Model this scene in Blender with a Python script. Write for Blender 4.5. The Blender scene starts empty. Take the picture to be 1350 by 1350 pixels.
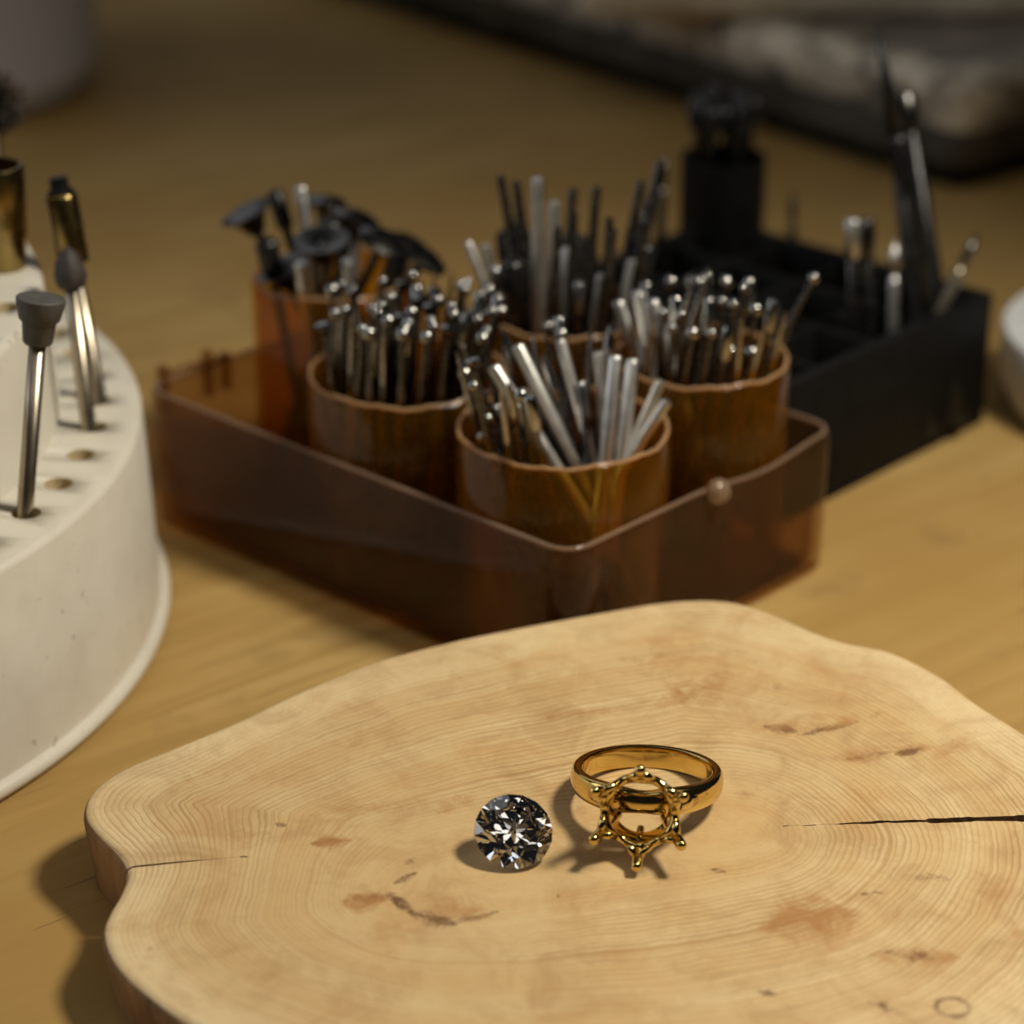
import bpy, bmesh, math, random
import numpy as np
from mathutils import Vector, Matrix, Quaternion
random.seed(7)
U = 0.01                       # everything below is laid out in centimetres
SC = bpy.context.scene
COL = SC.collection
PI = math.pi

# ------------------------------------------------------------------ camera
CAM_H, PITCH, FPX = 19.4, math.radians(24.67), 3500.0
CS, SN = math.cos(PITCH), math.sin(PITCH)
cam_d = bpy.data.cameras.new('camera')
cam = bpy.data.objects.new('camera', cam_d)
COL.objects.link(cam)
cam.location = (0, 0, CAM_H * U)
cam.rotation_euler = (PI / 2 - PITCH, 0, 0)
cam_d.sensor_width = 36
cam_d.lens = 36 * FPX / 1350
cam_d.clip_start = 0.01
cam_d.clip_end = 20
cam_d.dof.use_dof = True
cam_d.dof.focus_distance = 35.3 * U
cam_d.dof.aperture_fstop = 13.8
SC.camera = cam

# ------------------------------------------------------------------ light
w = bpy.data.worlds.new('room_light')
SC.world = w
w.use_nodes = True
wb = w.node_tree.nodes['Background']
wb.inputs[0].default_value = (0.95, 0.97, 1.0, 1)
wb.inputs[1].default_value = 0.009


def area_light(name, loc, target, size, energy, color, shape='DISK'):
    l = bpy.data.lights.new(name, 'AREA')
    l.shape = shape
    l.size = size * U
    l.energy = energy
    l.color = color
    o = bpy.data.objects.new(name, l)
    COL.objects.link(o)
    o.location = Vector(loc) * U
    o.rotation_euler = (Vector(target) - Vector(loc)).to_track_quat('-Z', 'Y').to_euler()
    return o


# shaded bench lamp over the work
lamp_d = bpy.data.lights.new('bench_lamp', 'SPOT')
lamp_d.energy = 6.0
lamp_d.color = (1.0, 0.92, 0.755)
lamp_d.spot_size = math.radians(92)
lamp_d.spot_blend = 1.0
lamp_d.shadow_soft_size = 3.4 * U
lamp = bpy.data.objects.new('bench_lamp', lamp_d)
COL.objects.link(lamp)
lamp.location = Vector((18, 30, 33)) * U
lamp.rotation_euler = (Vector((1, 31, 0)) - Vector((18, 30, 33))).to_track_quat('-Z', 'Y').to_euler()
# daylight from a window behind the bench; side fill and overhead panels are added, unseen
wl = area_light('window_light', (-60, 190, 105), (0, 45, 0), 140, 2.0, (0.94, 0.96, 1.0), 'RECTANGLE')
wl.data.size_y = 1.10
w2 = area_light('tub_fill_light', (-150, 40, 70), (-15, 68, 3), 100, 5.0, (0.86, 0.92, 1.0), 'SQUARE')  # unseen cool light added to brighten the tub
for cx in (-75, 0, 75):
    for cy in (-75, 5):
        area_light('sparkle_panel', (cx, cy, 195), (cx, cy, 0), 42, 0.85, (1.0, 0.94, 0.84), 'SQUARE')  # unseen panels added overhead to make the diamond sparkle

SC.view_settings.view_transform = 'Standard'
SC.view_settings.look = 'None'
SC.view_settings.gamma = 1
SC.view_settings.exposure = 0.0
SC.view_settings.use_curve_mapping = False
SC.cycles.transparent_max_bounces = 32
SC.cycles.max_bounces = 16
SC.cycles.transmission_bounces = 16


# ------------------------------------------------------------------ layout helpers
def ray(px, py):
    a, b = (px - 675) / FPX, -(py - 675) / FPX
    return Vector((a, CS + b * SN, -SN + b * CS))


def at(px, py, z=0.0):
    d = ray(px, py)
    return Vector((0, 0, CAM_H)) + d * ((z - CAM_H) / d.z)


def atY(px, py, y):
    d = ray(px, py)
    return Vector((0, 0, CAM_H)) + d * (y / d.y)


def slice_z(x, y):
    return 1.1 + 0.06 * (y - 30.2)


def at_slice(px, py):
    d = ray(px, py)
    t = (1.1 - 0.06 * 30.2 - CAM_H) / (d.z - 0.06 * d.y)
    return Vector((0, 0, CAM_H)) + d * t


TRAY_F = Vector((0.8536, 35.2406, 0))
YAW = math.radians(47.203)
TU = Vector((math.cos(YAW), math.sin(YAW), 0))
TV = Vector((-math.sin(YAW), math.cos(YAW), 0))


def tray_pt(a, b, z=0.0):
    return TRAY_F + TU * a + TV * b + Vector((0, 0, z))


# ------------------------------------------------------------------ mesh helpers
class MB:
    def __init__(s):
        s.v, s.f, s.sm, s.mi = [], [], [], []

    def add(s, verts, faces, smooth=True, mi=0):
        o = len(s.v)
        s.v += [tuple(p) for p in verts]
        s.f += [tuple(i + o for i in f) for f in faces]
        s.sm += [smooth] * len(faces)
        s.mi += [mi] * len(faces)
        return s

    def lathe(s, prof, n=32, center=(0, 0, 0), q=None, smooth=True, mi=0, caps=(True, True), wob=None):
        q = q or Quaternion()
        c = Vector(center)
        vs, fs = [], []
        for j, (r, z) in enumerate(prof):
            for i in range(n):
                a = 2 * PI * i / n
                rr = r * (wob(a, j) if wob else 1)
                vs.append(c + q @ Vector((rr * math.cos(a), rr * math.sin(a), z)))
        m = len(prof)
        for j in range(m - 1):
            for i in range(n):
                fs.append((j * n + i, j * n + (i + 1) % n, (j + 1) * n + (i + 1) % n, (j + 1) * n + i))
        if caps[0]:
            fs.append(tuple(range(n))[::-1])
        if caps[1]:
            fs.append(tuple((m - 1) * n + i for i in range(n)))
        return s.add(vs, fs, smooth, mi)

    def tube(s, pts, rad, n=10, closed=False, smooth=True, mi=0):
        pts = [Vector(p) for p in pts]
        m = len(pts)
        if not hasattr(rad, '__len__'):
            rad = [rad] * m
        vs, fs = [], []
        prev = None
        for k in range(m):
            if closed:
                t = pts[(k + 1) % m] - pts[k - 1]
            else:
                t = pts[min(k + 1, m - 1)] - pts[max(k - 1, 0)]
            t.normalize()
            if prev is None:
                ref = Vector((0, 0, 1)) if abs(t.z) < .9 else Vector((1, 0, 0))
                nx = t.cross(ref).normalized()
            else:
                nx = (prev - t * prev.dot(t)).normalized()
            prev = nx
            ny = t.cross(nx)
            for i in range(n):
                a = 2 * PI * i / n
                vs.append(pts[k] + (nx * math.cos(a) + ny * math.sin(a)) * rad[k])
        for k in range(m if closed else m - 1):
            k2 = (k + 1) % m
            for i in range(n):
                fs.append((k * n + i, k * n + (i + 1) % n, k2 * n + (i + 1) % n, k2 * n + i))
        if not closed:
            fs.append(tuple(range(n))[::-1])
            fs.append(tuple((m - 1) * n + i for i in range(n)))
        return s.add(vs, fs, smooth, mi)

    def bbox(s, lo, hi, bev=0.0, seg=2, mat=None, mi=0):
        bm = bmesh.new()
        bmesh.ops.create_cube(bm, size=1)
        lo, hi = Vector(lo), Vector(hi)
        for v in bm.verts:
            v.co = Vector(((v.co.x + .5) * (hi.x - lo.x) + lo.x, (v.co.y + .5) * (hi.y - lo.y) + lo.y,
                           (v.co.z + .5) * (hi.z - lo.z) + lo.z))
        if bev:
            bmesh.ops.bevel(bm, geom=bm.edges[:], offset=bev, segments=seg, affect='EDGES', profile=.5)
        bm.verts.index_update()
        vs = [(mat @ v.co if mat else v.co.copy()) for v in bm.verts]
        s.add(vs, [tuple(v.index for v in f.verts) for f in bm.faces], bool(bev), mi)
        bm.free()
        return s

    def mesh(s, name, mats):
        me = bpy.data.meshes.new(name)
        me.from_pydata([(p[0] * U, p[1] * U, p[2] * U) for p in s.v], [], s.f)
        me.polygons.foreach_set('use_smooth', s.sm)
        for m in (mats if isinstance(mats, (list, tuple)) else [mats]):
            me.materials.append(m)
        me.polygons.foreach_set('material_index', s.mi)
        me.update()
        return me

    def build(s, name, mats, parent=None, loc=None, q=None, sharp=None):
        me = s.mesh(name, mats)
        if sharp:
            me.set_sharp_from_angle(angle=math.radians(sharp))
        return put(name, me, parent, loc, q)


def put(name, data, parent=None, loc=None, q=None):
    o = bpy.data.objects.new(name, data)
    COL.objects.link(o)
    if parent:
        o.parent = parent
    if loc is not None:
        o.location = Vector(loc) * U
    if q is not None:
        o.rotation_mode = 'QUATERNION'
        o.rotation_quaternion = q
    return o


def tag(o, label, cat, group=None, kind=None):
    o['label'] = label
    o['category'] = cat
    if group:
        o['group'] = group
    if kind:
        o['kind'] = kind
    return o


def empty(name, loc, q=None):
    o = put(name, None, None, loc, q)
    o.empty_display_size = 0.01
    return o


# ------------------------------------------------------------------ material helpers
class NT:
    def __init__(s, name):
        s.m = bpy.data.materials.new(name)
        s.m.use_nodes = True
        s.n = s.m.node_tree.nodes
        s.l = s.m.node_tree.links
        s.n.clear()
        s.out = s.n.new('ShaderNodeOutputMaterial')

    def node(s, t, **kw):
        nd = s.n.new(t)
        for k, v in kw.items():
            if k.startswith('_'):
                nd.inputs[k[1:].replace('_', ' ')].default_value = v
            else:
                setattr(nd, k, v)
        return nd

    def link(s, a, b):
        s.l.new(a, b)

    def obj(s, scale=(100, 100, 100), rotz=0):
        tc = s.node('ShaderNodeTexCoord')
        mp = s.node('ShaderNodeMapping')
        mp.inputs['Scale'].default_value = scale
        mp.inputs['Rotation'].default_value = (0, 0, rotz)
        s.link(tc.outputs['Object'], mp.inputs['Vector'])
        return mp.outputs['Vector']

    def noise(s, vec, scale, detail=4, rough=.55, dist=0):
        n = s.node('ShaderNodeTexNoise')
        n.inputs['Scale'].default_value = scale
        n.inputs['Detail'].default_value = detail
        n.inputs['Roughness'].default_value = rough
        n.inputs['Distortion'].default_value = dist
        if vec is not None:
            s.link(vec, n.inputs['Vector'])
        return n.outputs['Fac']

    def ramp(s, fac, stops):
        r = s.node('ShaderNodeValToRGB')
        e = r.color_ramp.elements
        while len(e) < len(stops):
            e.new(.5)
        for k, (p, c) in enumerate(stops):
            e[k].position = p
            e[k].color = (c[0], c[1], c[2], 1) if hasattr(c, '__len__') else (c, c, c, 1)
        s.link(fac, r.inputs['Fac'])
        return r.outputs['Color']

    def math(s, op, a, b=None, clamp=False):
        m = s.node('ShaderNodeMath', operation=op, use_clamp=clamp)
        for k, x in enumerate((a, b)):
            if x is None:
                continue
            if isinstance(x, (int, float)):
                m.inputs[k].default_value = x
            else:
                s.link(x, m.inputs[k])
        return m.outputs[0]

    def mix(s, fac, a, b, blend='MIX'):
        m = s.node('ShaderNodeMix', data_type='RGBA', blend_type=blend)
        for nm, x in ((0, fac), (6, a), (7, b)):
            if isinstance(x, (int, float)):
                m.inputs[nm].default_value = x
            elif isinstance(x, tuple):
                m.inputs[nm].default_value = (x[0], x[1], x[2], 1)
            else:
                s.link(x, m.inputs[nm])
        return m.outputs[2]

    def bump(s, h, strength=.2, dist=.0005):
        b = s.node('ShaderNodeBump')
        b.inputs['Strength'].default_value = strength
        b.inputs['Distance'].default_value = dist
        s.link(h, b.inputs['Height'])
        return b.outputs['Normal']

    def bsdf(s, **kw):
        p = s.node('ShaderNodeBsdfPrincipled')
        for k, v in kw.items():
            i = p.inputs[k.replace('_', ' ')]
            if hasattr(v, 'is_linked'):
                s.link(v, i)
            elif isinstance(v, tuple) and len(v) == 3 and i.type == 'RGBA':
                i.default_value = (*v, 1)
            else:
                i.default_value = v
        s.link(p.outputs[0], s.out.inputs['Surface'])
        return p


def simple(name, c1, c2, rough=.5, metal=0.0, scale=2.0, bump=0.0, detail=4, rr=.1, **kw):
    t = NT(name)
    v = t.obj()
    f = t.noise(v, scale, detail)
    col = t.ramp(f, [(.3, c1), (.7, c2)])
    rg = t.math('ADD', t.math('MULTIPLY', f, rr), rough - rr / 2)
    a = dict(Base_Color=col, Roughness=rg, Metallic=metal)
    if bump:
        a['Normal'] = t.bump(t.noise(v, scale * 4, 5), bump)
    a.update(kw)
    t.bsdf(**a)
    return t.m


def clear_plastic(name, tint, body, body_fac, rough, ior=1.45, streak=False):
    """see-through tinted plastic: tinted pass-through, a little cloudy body, glossy skin"""
    t = NT(name)
    v = t.obj()
    nz = t.noise(v, 1.2, 5)
    tr = t.node('ShaderNodeBsdfTransparent')
    t.link(t.ramp(nz, [(.3, tuple(c * .9 for c in tint)), (.7, tint)]), tr.inputs[0])
    df = t.node('ShaderNodeBsdfDiffuse')
    tl = t.node('ShaderNodeBsdfTranslucent')
    df.inputs[0].default_value = (*body, 1)
    tl.inputs[0].default_value = (*body, 1)
    b = t.node('ShaderNodeMixShader')
    b.inputs[0].default_value = .55
    t.link(df.outputs[0], b.inputs[1])
    t.link(tl.outputs[0], b.inputs[2])
    m1 = t.node('ShaderNodeMixShader')
    t.link(t.math('ADD', t.math('MULTIPLY', nz, body_fac * .5), body_fac * .75), m1.inputs[0])
    t.link(tr.outputs[0], m1.inputs[1])
    t.link(b.outputs[0], m1.inputs[2])
    gl = t.node('ShaderNodeBsdfGlossy')
    gl.inputs['Roughness'].default_value = rough
    nrm = t.bump(t.noise(v, 3, 4), .12, .0004)
    t.link(nrm, gl.inputs['Normal'])
    fr = t.node('ShaderNodeFresnel')
    fr.inputs[0].default_value = ior
    m2 = t.node('ShaderNodeMixShader')
    gb = t.node('ShaderNodeNewGeometry')
    t.link(t.math('MULTIPLY', fr.outputs[0], t.math('SUBTRACT', 1.0, gb.outputs['Backfacing'])), m2.inputs[0])
    t.link(m1.outputs[0], m2.inputs[1])
    t.link(gl.outputs[0], m2.inputs[2])
    t.link(m2.outputs[0], t.out.inputs['Surface'])
    return t.m


# -- plywood bench
def mat_bench():
    t = NT('plywood')
    v = t.obj((100, 100, 100), math.radians(-38))
    st = t.node('ShaderNodeMapping')
    st.inputs['Scale'].default_value = (.09, 1.2, 1)
    t.link(v, st.inputs['Vector'])
    g = t.noise(st.outputs[0], 1.6, 6, .6, .6)
    big = t.noise(v, .12, 3)
    col = t.ramp(g, [(.25, (.295, .18, .058)), (.5, (.40, .26, .092)), (.75, (.475, .33, .14))])
    col = t.mix(t.ramp(big, [(.35, 0.0), (.7, 1.0)]), col, (.34, .205, .065))
    blot = t.noise(v, .55, 6, .65)
    col = t.mix(t.math('MULTIPLY', t.ramp(blot, [(.56, 0.0), (.72, 1.0)]), .35), col, (.16, .10, .05))
    spk = t.noise(v, 3.2, 3, .5)
    col = t.mix(t.math('MULTIPLY', t.ramp(spk, [(.72, 0.0), (.76, 1.0)]), .7), col, (.06, .04, .03))
    sc2 = t.node('ShaderNodeMapping')
    sc2.inputs['Scale'].default_value = (.25, 5, 1)
    sc2.inputs['Rotation'].default_value = (0, 0, .5)
    t.link(v, sc2.inputs['Vector'])
    scr = t.noise(sc2.outputs[0], 1.0, 2)
    col = t.mix(t.math('MULTIPLY', t.ramp(scr, [(.70, 0.0), (.73, 1.0)]), .5), col, (.15, .09, .05))
    t.bsdf(Base_Color=col, Roughness=.65, Specular_IOR_Level=.1, Normal=t.bump(g, .12, .0006))
    return t.m


# -- log slice top
def mat_slice():
    t = NT('log_slice_wood')
    v = t.obj()
    at_r = t.node('ShaderNodeAttribute', attribute_name='ringpos').outputs['Fac']
    at_s = t.node('ShaderNodeAttribute', attribute_name='stain').outputs['Fac']
    at_o = t.node('ShaderNodeAttribute', attribute_name='ochre').outputs['Fac']
    warp = t.noise(v, .55, 4, .55)
    w2 = t.noise(v, 3.0, 3, .5)
    rp = t.math('ADD', at_r, t.math('ADD', t.math('MULTIPLY', warp, .07), t.math('MULTIPLY', w2, .004)))
    # irregular ring spacing: 1-D noise along the ring coordinate
    n1 = t.node('ShaderNodeTexNoise', noise_dimensions='1D')
    n1.inputs['Scale'].default_value = 62
    n1.inputs['Detail'].default_value = 2
    t.link(rp, n1.inputs['W'])
    n2 = t.node('ShaderNodeTexNoise', noise_dimensions='1D')
    n2.inputs['Scale'].default_value = 9
    n2.inputs['Detail'].default_value = 3
    t.link(rp, n2.inputs['W'])
    saw = t.math('FRACT', t.math('ADD', t.math('MULTIPLY', rp, 58.0), t.math('MULTIPLY', n1.outputs['Fac'], 1.1)))
    line = t.ramp(saw, [(0.0, 0.0), (.55, .12), (.86, .9), (.93, 1.0), (1.0, 0.0)])
    broad = t.ramp(n2.outputs['Fac'], [(.35, 0.0), (.68, 1.0)])
    fine = t.noise(v, 9.0, 5, .6)
    base = t.ramp(t.noise(v, .35, 4), [(.3, (.54, .38, .18)), (.7, (.64, .48, .255))])
    base = t.mix(t.math('MULTIPLY', broad, .6), base, (.50, .305, .12))
    base = t.mix(t.math('MULTIPLY', t.ramp(at_r, [(.70, 0.0), (.95, 1.0)]), .55), base, (.74, .60, .36))
    vis = t.math('MULTIPLY', t.ramp(t.noise(v, .5, 3), [(.35, .15), (.65, 1.0)]), t.ramp(at_r, [(.06, .1), (.30, 1.0)]))
    mot = t.noise(v, 1.1, 7, .68, .8)
    base = t.mix(t.math('MULTIPLY', t.ramp(mot, [(.46, 0.0), (.75, 1.0)]), .62), base, (.32, .17, .062))
    base = t.mix(t.math('MULTIPLY', t.ramp(t.noise(v, .8, 5, .6, .5), [(.52, 0.0), (.75, 1.0)]), .45), base, (.50, .27, .085))
    base = t.mix(t.math('MULTIPLY', t.math('MULTIPLY', line, vis), .62), base, (.30, .155, .05))
    base = t.mix(t.math('MULTIPLY', t.ramp(fine, [(.45, 0.0), (.8, 1.0)]), .22), base, (.36, .20, .08))
    stain = t.ramp(t.math('ADD', at_s, t.math('MULTIPLY', t.math('SUBTRACT', t.noise(v, 3.6, 8, .78, .8), .5), 3.6)), [(.30, 0.0), (1.0, 1.0)])
    stain = t.math('MULTIPLY', stain, t.math('MULTIPLY', at_s, 2.4, True), True)
    base = t.mix(t.math('MULTIPLY', stain, .9), base, (.115, .048, .018))
    och = t.ramp(t.math('ADD', at_o, t.math('MULTIPLY', t.math('SUBTRACT', t.noise(v, 2.2, 8, .76, .7), .5), 3.0)), [(.20, 0.0), (1.0, 1.0)])
    och = t.math('MULTIPLY', och, t.math('MULTIPLY', at_o, 2.0, True), True)
    base = t.mix(t.math('MULTIPLY', och, .85), base, (.34, .155, .042))
    t.bsdf(Base_Color=base, Roughness=.50, Normal=t.bump(t.math('ADD', line, fine), .10, .0003))
    return t.m


def mat_bark():
    t = NT('peeled_log_edge')
    v = t.obj((100, 100, 30))
    g = t.noise(v, 1.6, 6, .6)
    t.bsdf(Base_Color=t.ramp(g, [(.3, (.13, .07, .028)), (.55, (.36, .20, .08)), (.75, (.48, .29, .12))]),
           Roughness=.7, Normal=t.bump(g, .5, .001))
    return t.m


def mat_white_stand():
    t = NT('cream_enamel')
    v = t.obj()
    f = t.noise(v, .5, 4)
    col = t.ramp(f, [(.3, (.57, .53, .45)), (.7, (.66, .62, .54))])
    sp = t.noise(v, 4.5, 3, .5)
    col = t.mix(t.math('MULTIPLY', t.ramp(sp, [(.68, 0.0), (.73, 1.0)]), .55), col, (.22, .17, .12))
    gr = t.noise(v, 1.4, 6, .7)
    col = t.mix(t.math('MULTIPLY', t.ramp(gr, [(.5, 0.0), (.75, 1.0)]), .22), col, (.42, .35, .26))
    t.bsdf(Base_Color=col, Roughness=.42, Normal=t.bump(gr, .06, .0005))
    return t.m


def mat_block():
    t = NT('worn_stone')
    v = t.obj()
    geo = t.node('ShaderNodeNewGeometry')
    big = t.noise(v, .55, 6, .6)
    at_e = t.node('ShaderNodeAttribute', attribute_name='edge').outputs['Fac']
    col = t.ramp(big, [(.35, (.028, .024, .016)), (.6, (.06, .048, .033)), (.8, (.15, .12, .09))])
    e = t.math('MULTIPLY', at_e, t.ramp(t.noise(v, .9, 6, .7), [(.40, .05), (.56, 1.0)]), True)
    at_t = t.node('ShaderNodeAttribute', attribute_name='topface').outputs['Fac']
    col = t.mix(t.math('MULTIPLY', at_t, t.ramp(big, [(.3, .3), (.7, .9)])), col, (.34, .28, .22))
    col = t.mix(e, col, (.80, .69, .52))
    t.bsdf(Base_Color=col, Roughness=.55, Normal=t.bump(t.noise(v, 2.2, 6, .7), .5, .002))
    return t.m


M = {
    'bench': mat_bench(),
    'slice': mat_slice(),
    'bark': mat_bark(),
    'stand': mat_white_stand(),
    'stone': mat_block(),
    'gold': simple('polished_gold', (.68, .49, .16), (.76, .57, .21), .10, 1.0, 3, rr=.06),
    'steel': simple('bur_steel', (.60, .59, .57), (.74, .73, .70), .36, 1.0, 5, rr=.10),
    'steel_dark': simple('dark_bur_steel', (.07, .07, .068), (.17, .16, .15), .27, 1.0, 6, rr=.12),
    'head_steel': simple('bur_head_steel', (.30, .30, .29), (.42, .41, .39), .15, 1.0, 8, rr=.06),
    'black_steel': simple('blackened_steel', (.02, .02, .022), (.05, .05, .05), .32, .8, 5, rr=.1),
    'shank_worn': simple('worn_shank_steel', (.34, .29, .22), (.46, .40, .31), .30, 1.0, 2, rr=.06),
    'rubber': simple('grey_rubber', (.055, .05, .045), (.085, .08, .07), .62, 0, 5, .15),
    'rubber_dark': simple('brown_black_rubber', (.025, .019, .018), (.05, .04, .038), .6, 0, 6, .3),
    'brass': simple('aged_brass', (.17, .12, .045), (.33, .245, .095), .25, 1.0, 3, rr=.15),
    'bristle': simple('dark_bristle', (.02, .014, .01), (.07, .05, .035), .7, 0, 8),
    'black': simple('black_plastic', (.004, .004, .004), (.008, .008, .008), .6, 0, 3, .1, Specular_IOR_Level=.12),
    'hole': simple('drilled_wood', (.40, .31, .16), (.52, .42, .24), .8, 0, 4),
    'white': simple('white_porcelain', (.68, .69, .72), (.74, .75, .77), .35, 0, 1),
    'tub': simple('grey_white_plastic', (.70, .73, .88), (.76, .79, .92), .5, 0, .6),  # bluish tint puts cool daylight into the tub's colour
    'cream': simple('cream_plaster', (.66, .57, .42), (.82, .73, .56), .8, 0, 2, .5),
    'wire': simple('dull_wire', (.45, .40, .33), (.55, .50, .42), .35, 1.0, 5),
    'amber': clear_plastic('amber_plastic', (.93, .71, .24), (.70, .33, .02), .09, .12),
    'smoke': clear_plastic('smoky_plastic', (.80, .665, .51), (.30, .165, .08), .12, .10, 1.32),
    'amber_lit_edge': clear_plastic('amber_lit_cut_edge', (.88, .66, .34), (.85, .62, .36), .5, .2),  # peach colour paints in light piped along the cut edge
    'smoke_lit_edge': clear_plastic('smoky_lit_edge', (.80, .68, .55), (.62, .47, .34), .42, .15),  # cloudy pale colour paints in lamplight caught along the edge
    'lensglass': simple('dark_glass', (.01, .012, .014), (.02, .02, .02), .08, 0, 2),
}
td = NT('diamond')
tdv = td.obj()
gl = td.node('ShaderNodeBsdfGlass')
gl.inputs['IOR'].default_value = 2.40
gl.inputs['Roughness'].default_value = 0.0
td.link(td.ramp(td.noise(tdv, 3), [(.3, (.985, .985, .985)), (.7, (1, 1, 1))]), gl.inputs[0])
td.link(gl.outputs[0], td.out.inputs[0])
M['diamond'] = td.m

# ------------------------------------------------------------------ workbench
bench = MB().bbox((-80, -10, -3), (80, 130, 0), .15, 2).build('workbench', M['bench'])
tag(bench, 'worn honey-coloured plywood bench top carrying everything', 'workbench')


# ------------------------------------------------------------------ log slice
def catmull(P, n):
    out = []
    m = len(P)
    for i in range(m):
        p0, p1, p2, p3 = P[i - 1], P[i], P[(i + 1) % m], P[(i + 2) % m]
        for k in range(n):
            t = k / n
            out.append(.5 * ((2 * p1) + (-p0 + p2) * t + (2 * p0 - 5 * p1 + 4 * p2 - p3) * t * t
                             + (-p0 + 3 * p1 - 3 * p2 + p3) * t ** 3))
    return out


def build_slice():
    px = [(163, 1143), (150, 1123), (128, 1101), (111, 1078), (112, 1054), (130, 1031), (165, 1009), (220, 986),
          (300, 953), (400, 906), (500, 867), (600, 841), (700, 821), (800, 803), (860, 793), (920, 788),
          (975, 792), (1030, 811), (1080, 832), (1120, 845), (1180, 858), (1240, 888), (1290, 925), (1350, 963),
          (1420, 1012), (1475, 1085), (1490, 1160), (1450, 1250), (1380, 1340), (1280, 1405), (1100, 1465),
          (900, 1485), (700, 1475), (500, 1438), (350, 1393), (250, 1352), (180, 1302), (146, 1265), (134, 1230),
          (141, 1204), (155, 1180), (164, 1158)]
    P = [at_slice(*p) for p in px]
    P = catmull(P, 24)
    O = at_slice(720, 1110)
    out = np.array([(p.x, p.y) for p in P]) - np.array([O.x, O.y])
    ang = np.arctan2(out[:, 1], out[:, 0])
    rad = np.hypot(out[:, 0], out[:, 1])
    o = np.argsort(ang)
    ang, rad = ang[o], rad[o]
    NA = 880
    phi = -PI + (np.arange(NA) + .5) * 2 * PI / NA
    R = np.interp(phi, ang, rad, period=2 * PI)

    def crack(pa, pb, wid, jag):
        a, b = at_slice(*pa) - O, at_slice(*pb) - O   # tip, outer end
        return dict(pc=math.atan2(b.y, b.x), r0=math.hypot(a.x, a.y), r1=math.hypot(b.x, b.y), w=wid, jag=jag, pw=(1.15 if wid > .1 else .8),
                    pt=math.atan2(a.y, a.x))
    cracks = [crack((1035, 1089), (1350, 1079), .15, .03), crack((320, 1129), (164, 1144), .040, .008)]
    for c in cracks:
        i = int(np.argmin(np.abs(np.angle(np.exp(1j * (phi - c['pc']))) + PI / NA)))
        c['i'] = i                                # gap lies between ray i and i+1
        c['mid'] = (phi[i] + phi[(i + 1) % NA]) / 2
    rng = np.random.RandomState(3)
    NR = 150
    rows = []                                     # (fraction, dz, inset)
    fr = list(np.linspace(.004, 1, NR))
    rho = []
    for f in fr:
        rho.append((f * (R - .14), np.zeros(NA)))
    for k in range(1, 5):                         # rounded top edge
        a = k / 4 * PI / 2
        rho.append((R - .14 + .14 * math.sin(a), np.full(NA, -.14 * (1 - math.cos(a)))))
    nb = np.array([math.sin(7 * p + 1) * .5 + math.sin(19 * p) * .3 + math.sin(43 * p) * .2 for p in phi])
    side_in = .10 + .05 * nb
    for k in (1, 2, 3, 4):
        rho.append((R - side_in * k / 4 * 1.2 + .02 * np.roll(nb, k * 7), ('side', k / 4)))
    X, Y, Z = [], [], []
    jag = rng.rand(len(rho), 2)
    for j, (r, dz) in enumerate(rho):
        ph = phi.copy()
        for c in cracks:
            d = np.angle(np.exp(1j * (phi - c['mid'])))
            half = np.clip((r - c['r0']) / (c['r1'] - c['r0']), 0, 1.15) ** c['pw'] * c['w'] / 2
            half = half + (jag[j // 3, 0] - .5) * c['jag'] * (half > .003)
            half = np.maximum(half, .0005)
            own = r * PI / NA                      # natural half gap
            shift = (half - own) / np.maximum(r, .01)
            # drift of the centre line and opening of the gap
            drift = (c['pc'] - c['mid']) + (c['pt'] - c['pc']) * np.clip((c['r1'] - r) / (c['r1'] - c['r0']), 0, 1)
            drift = drift + (jag[j // 4, 1] - .5) * c['jag'] * .8 / np.maximum(r, .3)
            wgt = np.exp(-np.abs(d) / .10) * np.clip((r - .7 * c['r0']) / (.3 * c['r0']), 0, 1)
            ph = ph + wgt * (np.sign(d) * shift + drift)
        x, y = O.x + r * np.cos(ph), O.y + r * np.sin(ph)
        top = 1.1 + .06 * (y - 30.2)
        if isinstance(dz, tuple):
            z = (top - .14) * (1 - dz[1]) + .0 * dz[1]
        else:
            z = top + dz
        X.append(x); Y.append(y); Z.append(z)
    X, Y, Z = np.array(X), np.array(Y), np.array(Z)
    n = len(rho)
    verts = np.stack([X.ravel(), Y.ravel(), Z.ravel()], 1)
    faces, mi = [], []
    for j in range(n - 1):
        skip = set()
        for c in cracks:
            if rho[j][0][c['i']] >= c['r0']:
                skip.add(c['i'])
        for i in range(NA):
            if i in skip:
                continue
            i2 = (i + 1) % NA
            faces.append((j * NA + i, (j + 1) * NA + i, (j + 1) * NA + i2, j * NA + i2))
            mi.append(0 if j < NR + 1 else 1)
    faces.append(tuple(range(NA)))
    mi.append(0)
    faces.append(tuple((n - 1) * NA + i for i in range(NA))[::-1])
    mi.append(1)
    verts = [tuple(v) for v in verts]
    for c in cracks:                               # walls of the splits
        for side in (0, 1):
            ray_i = (c['i'] + side) % NA
            prev = None
            for j in range(NR + 4):
                if rho[j][0][c['i']] < c['r0'] * .985:
                    continue
                p = verts[j * NA + ray_i]
                verts.append((p[0], p[1], .03))
                cur = (j * NA + ray_i, len(verts) - 1)
                if prev:
                    q = (prev[0], cur[0], cur[1], prev[1])
                    faces.append(q if side else q[::-1])
                    mi.append(1)
                prev = cur
    V = np.array(verts)
    me = bpy.data.meshes.new('log_slice')
    oz = np.array([O.x, O.y, 0])
    me.from_pydata(((V - oz) * U).tolist(), [], faces)
    me.materials.append(M['slice'])
    me.materials.append(M['bark'])
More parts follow.
